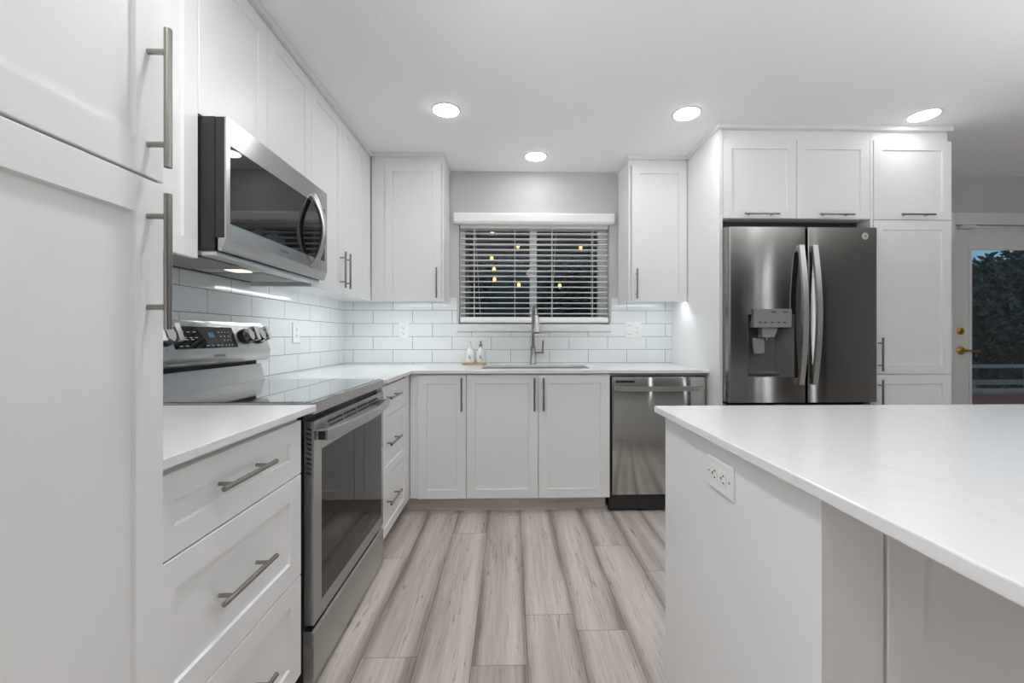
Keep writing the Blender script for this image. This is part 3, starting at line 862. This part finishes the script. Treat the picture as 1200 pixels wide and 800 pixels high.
# ------------------------------------------------------------------ microwave over the range
MX, MY0, MY1, MZ0, MZ1 = -35.4, 53.6, 82.6, 55.9, 72.35
t = thing('microwave_oven', 'stainless over-the-range microwave with curved vertical handle', 'microwave', (-43, 68.1, 55.3))
MB().box(XL + .35, MX - 1.45, MY0 + .05, MY1 - .05, 55.6, MZ1).build('case', 'black_sat', t, smooth=0)
m = MB()
wy0, wy1, wz0, wz1 = 54.35, 81.6, 59.1, 69.0
m.box(MX - .22, MX, MY0, wy0, MZ0 + 1.3, MZ1).box(MX - .22, MX, wy1, MY1, MZ0 + 1.3, MZ1)
m.box(MX - .22, MX, wy0, wy1, MZ0 + 1.3, wz0).box(MX - .22, MX, wy0, wy1, wz1, MZ1)
m.prism([(MX - 1.0, MZ0 - .3), (MX - .55, MZ0 - .3), (MX, MZ0 + 1.3), (MX - 1.0, MZ0 + 1.3)], 'y', MY0, MY1)
dr = m.build('door', 'steel', t, smooth=0)
MB().box(MX - .21, MX - .02, wy0, wy1, wz0, wz1).build('window', 'glass_blk', dr, smooth=0)
MB().box(MX - 1.35, MX - .23, MY0 + .05, MY1 - .05, MZ0 + 1.3, MZ1 - .05).build('door_core', 'black_sat', dr, smooth=0)
pts = [(MX - .1, 76.4, 69.9)]
for k in range(19):
    q = k / 18
    pts.append((MX + .35 + 1.75 * math.sin(math.pi * q), 76.4, 69.9 - 12.5 * q))
pts.append((MX - .1, 76.4, 57.4))
MB().tube(pts, .52, 14, (0, 1, 0)).build('handle', 'satin', dr)
text_mesh('logo', 'SAMSUNG', .55, 'logo_dark', dr, 'X', MX, 67.3, 58.15)
un = MB().box(XL + .6, MX - 1.5, MY0 + .3, MY1 - .3, 55.35, 55.65).build('underside', 'galv', t, smooth=0)
MB().box(MX - 3.3, MX - 1.4, MY0 + .2, MY1 - .2, 54.95, 55.6, .15).build('vent_lip', 'galv', un, smooth=0)
for ya, yb in ((55.0, 66.3), (70.6, 81.6)):
    MB().box(-49.3, -40.6, ya, yb, 55.2, 55.4, .05).build('grease_filter', 'filter', un, smooth=0)
MB().box(-40.2, -39.3, 55.4, 62.5, 55.1, 55.38, .1).box(-49.9, -49.4, 55.0, 81.8, 55.1, 55.38).build('filter_clip', 'black', un, smooth=0)
MB().box(-44.6, -42.0, 67.0, 69.9, 55.2, 55.4, .05).build('lamp_lens', 'hood', un, smooth=0)

# ------------------------------------------------------------------ dishwasher
t = thing('dishwasher', 'stainless dishwasher with bar handle and black toe plate', 'dishwasher', (37.8, 118, 0))
MB().box(25.35, 50.0, 107.4, 129, .6, 35.2).build('tub', 'black_sat', t, smooth=0)
MB().box(25.25, 50.1, 106.6, 107.5, 34.75, 35.45).build('top_strip', 'grey_mid', t, smooth=0)
dd = MB().box(25.75, 49.55, 106.0, 107.4, 4.75, 34.5, .15).build('door', 'steel_dw', t)
MB().box(25.4, 50.0, 108.8, 109.5, 0, 4.7).build('toe_plate', 'black', t, smooth=0)
pts = []
for k in range(21):
    q = k / 20; e = min(q, 1 - q)
    pts.append((26.3 + q * 22.4, 104.9 - 1.0 * math.sin(math.pi * q) ** .6 if 0 < q < 1 else 104.9, 31.75))
sec = [(-.55, -.2), (.55, -.2), (.62, 0), (.55, .2), (-.55, .2), (-.62, 0)]
m = MB().sweep(pts, sec, (0, 1, 0))
m.box(26.3, 27.3, 104.7, 106.05, 31.2, 32.3, .05).box(47.7, 48.7, 104.7, 106.05, 31.2, 32.3, .05)
m.build('handle', 'satin', dd)
MB().box(26.6, 31.4, 105.92, 106.05, 33.05, 33.65, .03).build('badge', 'black', dd, smooth=0)

# ------------------------------------------------------------------ fridge wall
FY = 100.3
tag(MB().box(50.2, 51.0, 100.2, 130.4, 0, ZC - .03, .03).build('end_panel', 'cab', smooth=0), 'tall plain white panel between the dishwasher worktop and the fridge', 'panel')
t = thing('wall_cabinet', 'white two-door cabinet above the fridge', 'cabinet', (69.1, 115, 73.2))
MB().box(51.05, 87.4, FY + .76, 130.1, 73.2, ZC - .04).build('body', 'cab', t, smooth=0)
MB().box(51.05, 88.1, FY + .35, FY + .8, 92.4, ZC - .04).build('filler', 'cab', t, smooth=0)
d = shaker('door', 'Y', FY, 51.1, 69.15, 73.25, 92.3, t); bar_pull('Y', FY, 60.0, 74.05, 8.4, 'u', d)
d = shaker('door', 'Y', FY, 69.28, 87.3, 73.25, 92.3, t); bar_pull('Y', FY, 78.3, 74.05, 8.4, 'u', d)
t = thing('pantry_cabinet', 'tall white cabinet with three stacked doors right of the fridge', 'cabinet', (97.7, 115, 0))
MB().box(87.45, 107.0, FY + .76, 130.1, 4, ZC - .04).box(87.45, 107.0, FY + 3.5, 130.1, 0, 4).build('body', 'cab', t, smooth=0)
MB().box(87.45, 88.1, FY + .1, FY + .8, 4, 92.4).box(88.15, 107.0, FY + .35, FY + .8, 92.4, ZC - .04).build('filler', 'cab', t, smooth=0)
d = shaker('door', 'Y', FY, 88.25, 107.7, 73.15, 92.35, t); bar_pull('Y', FY, 98.2, 74.15, 8.3, 'u', d)
d = shaker('door', 'Y', FY, 88.25, 107.7, 35.65, 73.0, t); bar_pull('Y', FY, 89.4, 40.45, 8.1, 'v', d)
d = shaker('door', 'Y', FY, 88.25, 107.7, 4.1, 35.5, t); bar_pull('Y', FY, 89.4, 30.3, 8.1, 'v', d)

# refrigerator
F = 97.3
t = thing('refrigerator', 'dark stainless french-door refrigerator with water dispenser', 'refrigerator', (68.6, 113, 0))
MB().box(51.5, 86.6, 101.2, 129, 1.0, 70.0).box(51.5, 86.6, 103.5, 129, 70.0, 73.1).build('case', 'black_sat', t, smooth=0)  # upper black box stands in for the shade above the fridge
def strip(mm, x0, x1, z0, z1, rl=0.0, rr=0.0):
    pts = [(x0, F + 3.7)]
    pts += arc((x0 + rl, F + rl), rl, 180, 270, 5, lambda a, b: (a, b)) if rl else [(x0, F)]
    pts += arc((x1 - rr, F + rr), rr, 270, 360, 5, lambda a, b: (a, b)) if rr else [(x1, F)]
    pts += [(x1, F + 3.7)]
    mm.prism(pts, 'z', z0, z1)
rx0, rx1, rz0, rz1 = 55.6, 66.6, 35.3, 50.0
zb, zt = 29.3, 70.4
m = MB()
strip(m, 51.05, rx0, zb, zt, rl=.55); strip(m, rx1, 69.45, zb, zt, rr=.5)
strip(m, rx0, rx1, rz1, zt); strip(m, rx0, rx1, zb, rz0)
ld = m.build('left_door', 'steel_dk', t, smooth=40)
m = MB(); strip(m, 69.85, 86.5, zb, zt, rl=.5, rr=.35)
rd = m.build('right_door', 'steel_dk', t, smooth=40)
m = MB(); strip(m, 51.05, 86.5, 3.0, 28.8, rl=.5, rr=.35)
fz = m.build('freezer_drawer', 'steel_dk', t, smooth=40)
pts = [(53.5 + 30.4 * k / 16, F - .9 - 1.4 * math.sin(math.pi * k / 16) ** .5 if 0 < k < 16 else F, 25.5) for k in range(17)]
MB().sweep(pts, [(-.7, -.25), (.7, -.25), (.7, .25), (-.7, .25)], (0, 1, 0)).build('handle', 'satin', fz)
MB().box(51.2, 53.2, 100.0, 104, 70.0, 71.0, .2).box(84.0, 86.2, 100.0, 104, 70.0, 71.0, .2).build('hinge_cover', 'grey_mid', t)
MB().box(52, 86, 99.5, 101.3, .4, 2.8).build('base_grille', 'black', t, smooth=0)
# dispenser recess
m = MB()
m.rings([[(rx0, F + .05, rz0), (rx1, F + .05, rz0), (rx1, F + .05, rz1), (rx0, F + .05, rz1)],
         [(rx0 + .15, F + 3.2, rz0 + 1.2), (rx1 - 2.6, F + 3.2, rz0 + 1.2), (rx1 - 2.6, F + 3.2, rz1), (rx0 + .15, F + 3.2, rz1)]], cap0=False)
cav = m.build('dispenser_recess', 'grey_pl', ld, smooth=0)
MB().prism([(F - .5, 46.9), (F - .62, 51.2), (F + .2, 51.2), (F + 1.6, 46.9)], 'x', 56.75, 65.55, .05).build('control_panel', 'grey_mid', ld, smooth=0)
m = MB()
for x in (57.8, 59.0, 60.6, 62.2, 63.6): m.box(x, x + .7, F - .545, F - .5, 47.9, 48.15)
for x in (60.6, 63.4): m.box(x, x + 1.3, F - .63, F - .5, 50.4, 50.6)
m.build('panel_lettering', 'slot', ld, smooth=0)
MB().prism([(59.0, 46.9), (63.0, 46.9), (62.0, 44.6), (59.2, 44.6)], 'y', F + .3, F + 2.2, .1).build('spout_housing', 'grey_mid', ld, smooth=0)
MB().cyl((60.7, F + 1.2, 44.6), (60.7, F + 1.2, 43.9), .22, seg=10).build('spout', 'satin', ld)
MB().prism([(57.6, 44.4), (60.5, 44.4), (60.5, 41.0), (60.1, 40.7), (58.2, 40.7), (57.8, 41.2)], 'y', F + 1.6, F + 2.2, .12).build('paddle', 'grey_mid', ld, smooth=0)
MB().box(rx0 + .4, rx1 - 3.2, F + .5, F + 3.0, rz0 + .55, rz0 + 1.0, .1).build('drip_tray', 'grey_pl', ld, smooth=0)
# curved door handles
for par, xc in ((ld, 67.65), (rd, 70.85)):
    pts = []
    for k in range(25):
        q = k / 24
        pts.append((xc, F - .75 - 1.55 * math.sin(math.pi * q), 66.0 - 32.4 * q))
    m = MB().sweep(pts, [(-.68, -.3), (.68, -.3), (.72, 0), (.6, .32), (-.6, .32), (-.72, 0)], (0, -1, 0))
    m.box(xc - .6, xc + .6, F - .9, F + .02, 64.6, 66.0, .1).box(xc - .6, xc + .6, F - .9, F + .02, 33.6, 35.0, .1)
    m.build('handle', 'satin', par)
MB().lathe([(.82, 0), (.82, -.03)], (83.5, F, 68.4), 'y', 24).build('emblem', 'logo_pale', rd, smooth=0)
m = MB().box(83.55, 83.68, F - .05, F - .02, 68.15, 68.7).box(83.55, 83.95, F - .05, F - .02, 68.12, 68.24).lathe([(.09, -.02), (.09, -.05)], (83.35, F, 68.6), 'y', 10)
m.build('emblem_face', 'logo_dark', rd, smooth=0)
text_mesh('logo', 'LG', 1.1, 'grey_mid', rd, 'Y', F, 85.25, 68.4)

# ------------------------------------------------------------------ island
IX0, IY0, IY1 = 19.0, 25.3, 51.3
IX1 = 83.0
t = thing('kitchen_island', 'white island base with outlet plate in its end panel', 'island', ((IX0 + IX1) / 2, 38, 0))
MB().box(IX0 + .75, IX1 - .75, IY0 + .8, IY1 - .76, 3.5, CT0 - .02).box(IX0 + .75, IX1 - .75, IY0 + 3.5, IY1 - 3.5, 0, 3.5).build('body', 'cab', t, smooth=0)
MB().box(IX0, IX0 + .75, IY0, IY1, 0, CT0 - .02, .03).build('end_panel', 'cab', t, smooth=0)
MB().box(IX1 - .75, IX1, IY0, IY1, 0, CT0 - .02, .03).build('end_panel', 'cab', t, smooth=0)
MB().box(IX0 + .75, 22.88, IY0 + .02, IY0 + .8, .1, CT0 - .02).cyl((20.9, IY0 + .01, 29.6), (20.9, IY0 + .06, 29.6), .07, seg=8).build('filler', 'cab', t, smooth=0)
xs = 23.2
while xs < IX1 - 5:
    xe = min(xs + 19.7, IX1 - .9)
    shaker('door', 'Y', IY0 + .04, xs, xe, 4.0, CT0 - .1, t, fw=2.3)
    xs = xe + .14
tag(MB().slab([(17.85, 12.0), (84.2, 12.0), (84.2, 51.9), (17.85, 51.9)], [], CT0, CT1, .1).build('countertop', 'quartz', smooth=0),
    'large white quartz slab on top of the island', 'countertop')
# sideways plate on the island end (its face looks towards -X)
def island_outlet():
    fx_, u, v, w, h = IX0, 37.5, 32.35, 4.6, 2.85
    t = thing('wall_outlet', 'sideways white outlet plate on the island end panel', 'outlet', (fx_, u, v))
    P = lambda a, b, d: (fx_ - d, u + a, v + b)
    def ring(i, d):
        return [P(*c, d) for c in ((-w / 2 + i, -h / 2 + i), (w / 2 - i, -h / 2 + i), (w / 2 - i, h / 2 - i), (-w / 2 + i, h / 2 - i))]
    MB().rings([ring(0, -.02), ring(0, .14), ring(.13, .27)]).build('plate', 'white_pl', t, smooth=0)
    for cu in (.78, -.78):
        r = MB().box(fx_ - .33, fx_ - .2, u + cu - .56, u + cu + .56, v - .68, v + .68, .02).build('receptacle', 'white_pl', t, smooth=0)
        k = MB()
        for a0, a1, b0, b1 in ((-.3, .02, .24, .36), (-.26, .02, -.36, -.26), (.16, .36, -.1, .12)):
            k.box(fx_ - .35, fx_ - .3, u + cu + a0, u + cu + a1, v + b0, v + b1)
        k.build('slot', 'slot', r, smooth=0)
    m = MB()
    for s_ in (-1.85, 1.85): m.cyl((fx_ - .24, u + s_, v), (fx_ - .3, u + s_, v), .11, seg=8)
    m.build('screw', 'grey_mid', t)
island_outlet()

# ------------------------------------------------------------------ outdoors
struct(MB().box(-900, 1300, 136.5, 1600, -30, -26).build('ground', 'soil', smooth=0))
m = MB()
k = 0
for i in range(22):
    m.box(60, 330, 136.6 + i * 5.6, 136.6 + i * 5.6 + 5.4, -9.2, -8)
m.box(60, 330, 136.6, 260, -26, -9.4)
struct(m.build('deck', 'deck', smooth=0))
rl = thing('deck_railing', 'weathered grey deck railing seen through the patio door', 'railing', (230, 254, -8))
MB().box(62, 328, 252.5, 257.5, 25.0, 26.8).build('top_rail', 'weathered', rl, smooth=0)
MB().box(62, 328, 254.3, 255.7, 14.5, 17.5).build('lower_rail', 'weathered', rl, smooth=0)
for x in (66, 130, 194, 258, 322):
    MB().box(x, x + 3.5, 253.2, 256.8, -8, 25).build('post', 'weathered', rl, smooth=0)
b = thing('deck_bench', 'red-brown boxed bench with pale edge outside the patio door', 'bench', (250, 222, -8))
MB().box(200, 325, 214, 232, -8, 15.2).build('box', 'deck', b, smooth=0)
MB().box(199, 326, 213, 214.3, 14.6, 16.0).build('edge', 'weathered', b, smooth=0)
tag(MB().prism([(262, 15.2), (265, 15.2), (257, 28), (254, 28)], 'y', 233, 236).build('plank', 'weathered', smooth=0), 'pale plank leaning beside the bench outside the patio door', 'plank')

def tree(x, y, z0, h, rx, ry, rz, zc, n, size, label, seed):
    rnd = random.Random(seed)
    t = thing('tree', label, 'tree', (x, y, z0))
    MB().tube([(x, y, z0), (x + 3, y + 1, z0 + h * .35), (x - 2, y, z0 + h * .8)], lambda q: 7 - 4.5 * q, 10, (0, 1, 0)).build('trunk', 'bark', t)
    m = MB()
    clumps = [(x + rnd.uniform(-rx, rx) * .8, y + rnd.uniform(-ry, ry) * .8, zc + rnd.uniform(-rz, rz) * .85, rnd.uniform(.22, .42)) for _ in range(26)]
    for k in range(n):
        cx_, cy_, cz_, f = clumps[k % len(clumps)]
        d = Vector((rnd.gauss(0, 1), rnd.gauss(0, 1), rnd.gauss(0, .8))).normalized() * rnd.random() ** .4
        c = Vector((cx_ + d.x * rx * f, cy_ + d.y * ry * f, cz_ + d.z * rz * f))
        a = Vector((rnd.uniform(-1, 1), rnd.uniform(-1, 1), rnd.uniform(-1, 1))).normalized()
        b_ = a.cross(Vector((rnd.uniform(-1, 1), rnd.uniform(-1, 1), rnd.uniform(-1, 1)))).normalized()
        l = size * rnd.uniform(.7, 1.4); w = l * .4
        vs = [m.bm.verts.new(c + a * l), m.bm.verts.new(c + b_ * w), m.bm.verts.new(c - a * l), m.bm.verts.new(c - b_ * w)]
        m.bm.faces.new(vs)
    o = m.build('foliage', 'leaf', t, smooth=0)
    return t
tree(470, 405, -26, 180, 75, 45, 74, 52, 7500, 4, 'dark leafy tree nearest beyond the deck railing', 1)
tree(640, 545, -26, 215, 85, 60, 96, 66, 7500, 5, 'dark leafy tree further off beyond the deck railing', 2)
tree(830, 660, -26, 240, 95, 60, 118, 66, 5000, 6, 'dark tree farthest off behind the deck railing', 3)
tree(-90, 430, -26, 220, 75, 50, 100, 90, 6000, 5, 'dark tree outside seen through left blind slats', 4)
tree(110, 480, -26, 240, 85, 50, 110, 90, 6000, 5, 'dark tree outside seen through right blind slats', 5)
# neighbour wall and covered porch outside the sink window
struct(MB().box(-260, 140, 640, 650, -26, 190).build('wall_neighbour', 'siding', smooth=0))
struct(MB().box(-150, 58, 136.2, 250, 101, 104).box(-150, 58, 245, 250, 92, 101).box(-150, 58, 168, 172, 95.5, 101).build('roof_porch', 'roofing', smooth=0))
pp = thing('porch_post', 'brown wooden porch post outside the left window pane', 'post', (-25, 206, -26))
MB().box(-28.5, -20.5, 202, 210, -26, 92, .3).build('shaft', 'cedar', pp, smooth=0)
MB().box(-29.5, -19.5, 201, 211, -26, -18, .3).box(-29.5, -19.5, 201, 211, 92, 101.5, .3).build('collar', 'cedar', pp, smooth=0)
LB = [((-7.2, 86.2), 'topmost warm bulb hanging outside the left window pane'), ((3.1, 81.1), 'warm bulb outside left pane, upper one next to the window mullion'),
      ((-7.5, 76.2), 'warm bulb outside left pane, second down in the column of four'), ((-6.5, 71.6), 'warm bulb outside left pane, third down in the column of four'),
      ((-6.4, 67.8), 'warm bulb outside left pane, lowest in the column of four'), ((3.4, 65.3), 'warm bulb outside left pane, lower one next to the window mullion'),
      ((20.0, 65.1), 'warm bulb hanging outside low in the right window pane'), ((28.4, 80.7), 'warm bulb hanging outside high in the right window pane')]
for i, ((x, z), lab) in enumerate(LB):
    y = 170 + (-1.2, .4, 1.0, -.4, 1.5, -1, .6, 0)[i]
    t = thing('string_light', lab, 'light bulb', (x, y, z), 'warm bulbs hanging outside the window')
    MB().lathe([(.12, -1.1), (.55, -.8), (.72, -.2), (.6, .4), (.32, .9)], (x, y, z), seg=14).build('bulb', 'bulb', t)
    MB().lathe([(.36, .85), (.4, 1.9), (.15, 2.1)], (x, y, z), seg=12).build('socket', 'black', t)
    MB().cyl((x, y, z + 2.0), (x, y, 95.6), .06, seg=6).build('cord', 'black', t)
bn = thing('plastic_bin', 'blue plastic bin outside low behind the left window corner', 'bin', (-15.3, 150, 36))
MB().lathe([(2.2, 0), (2.7, 13.2), (2.9, 13.2), (2.9, 13.9), (2.5, 14.1), (1.2, 14.8)], (-15.3, 150, 36), seg=20).build('tub', 'bin', bn)
ps = tag(MB().box(-22, 20, 143, 157, 33.8, 36, .1).box(-21, -18, 144, 156, -26, 33.8).box(16, 19, 144, 156, -26, 33.8).build('potting_bench', 'cedar', smooth=0), 'brown wooden shelf bench outside below the sink window', 'bench')

for o in list(bpy.data.objects):
    if '_o' in o: del o['_o']
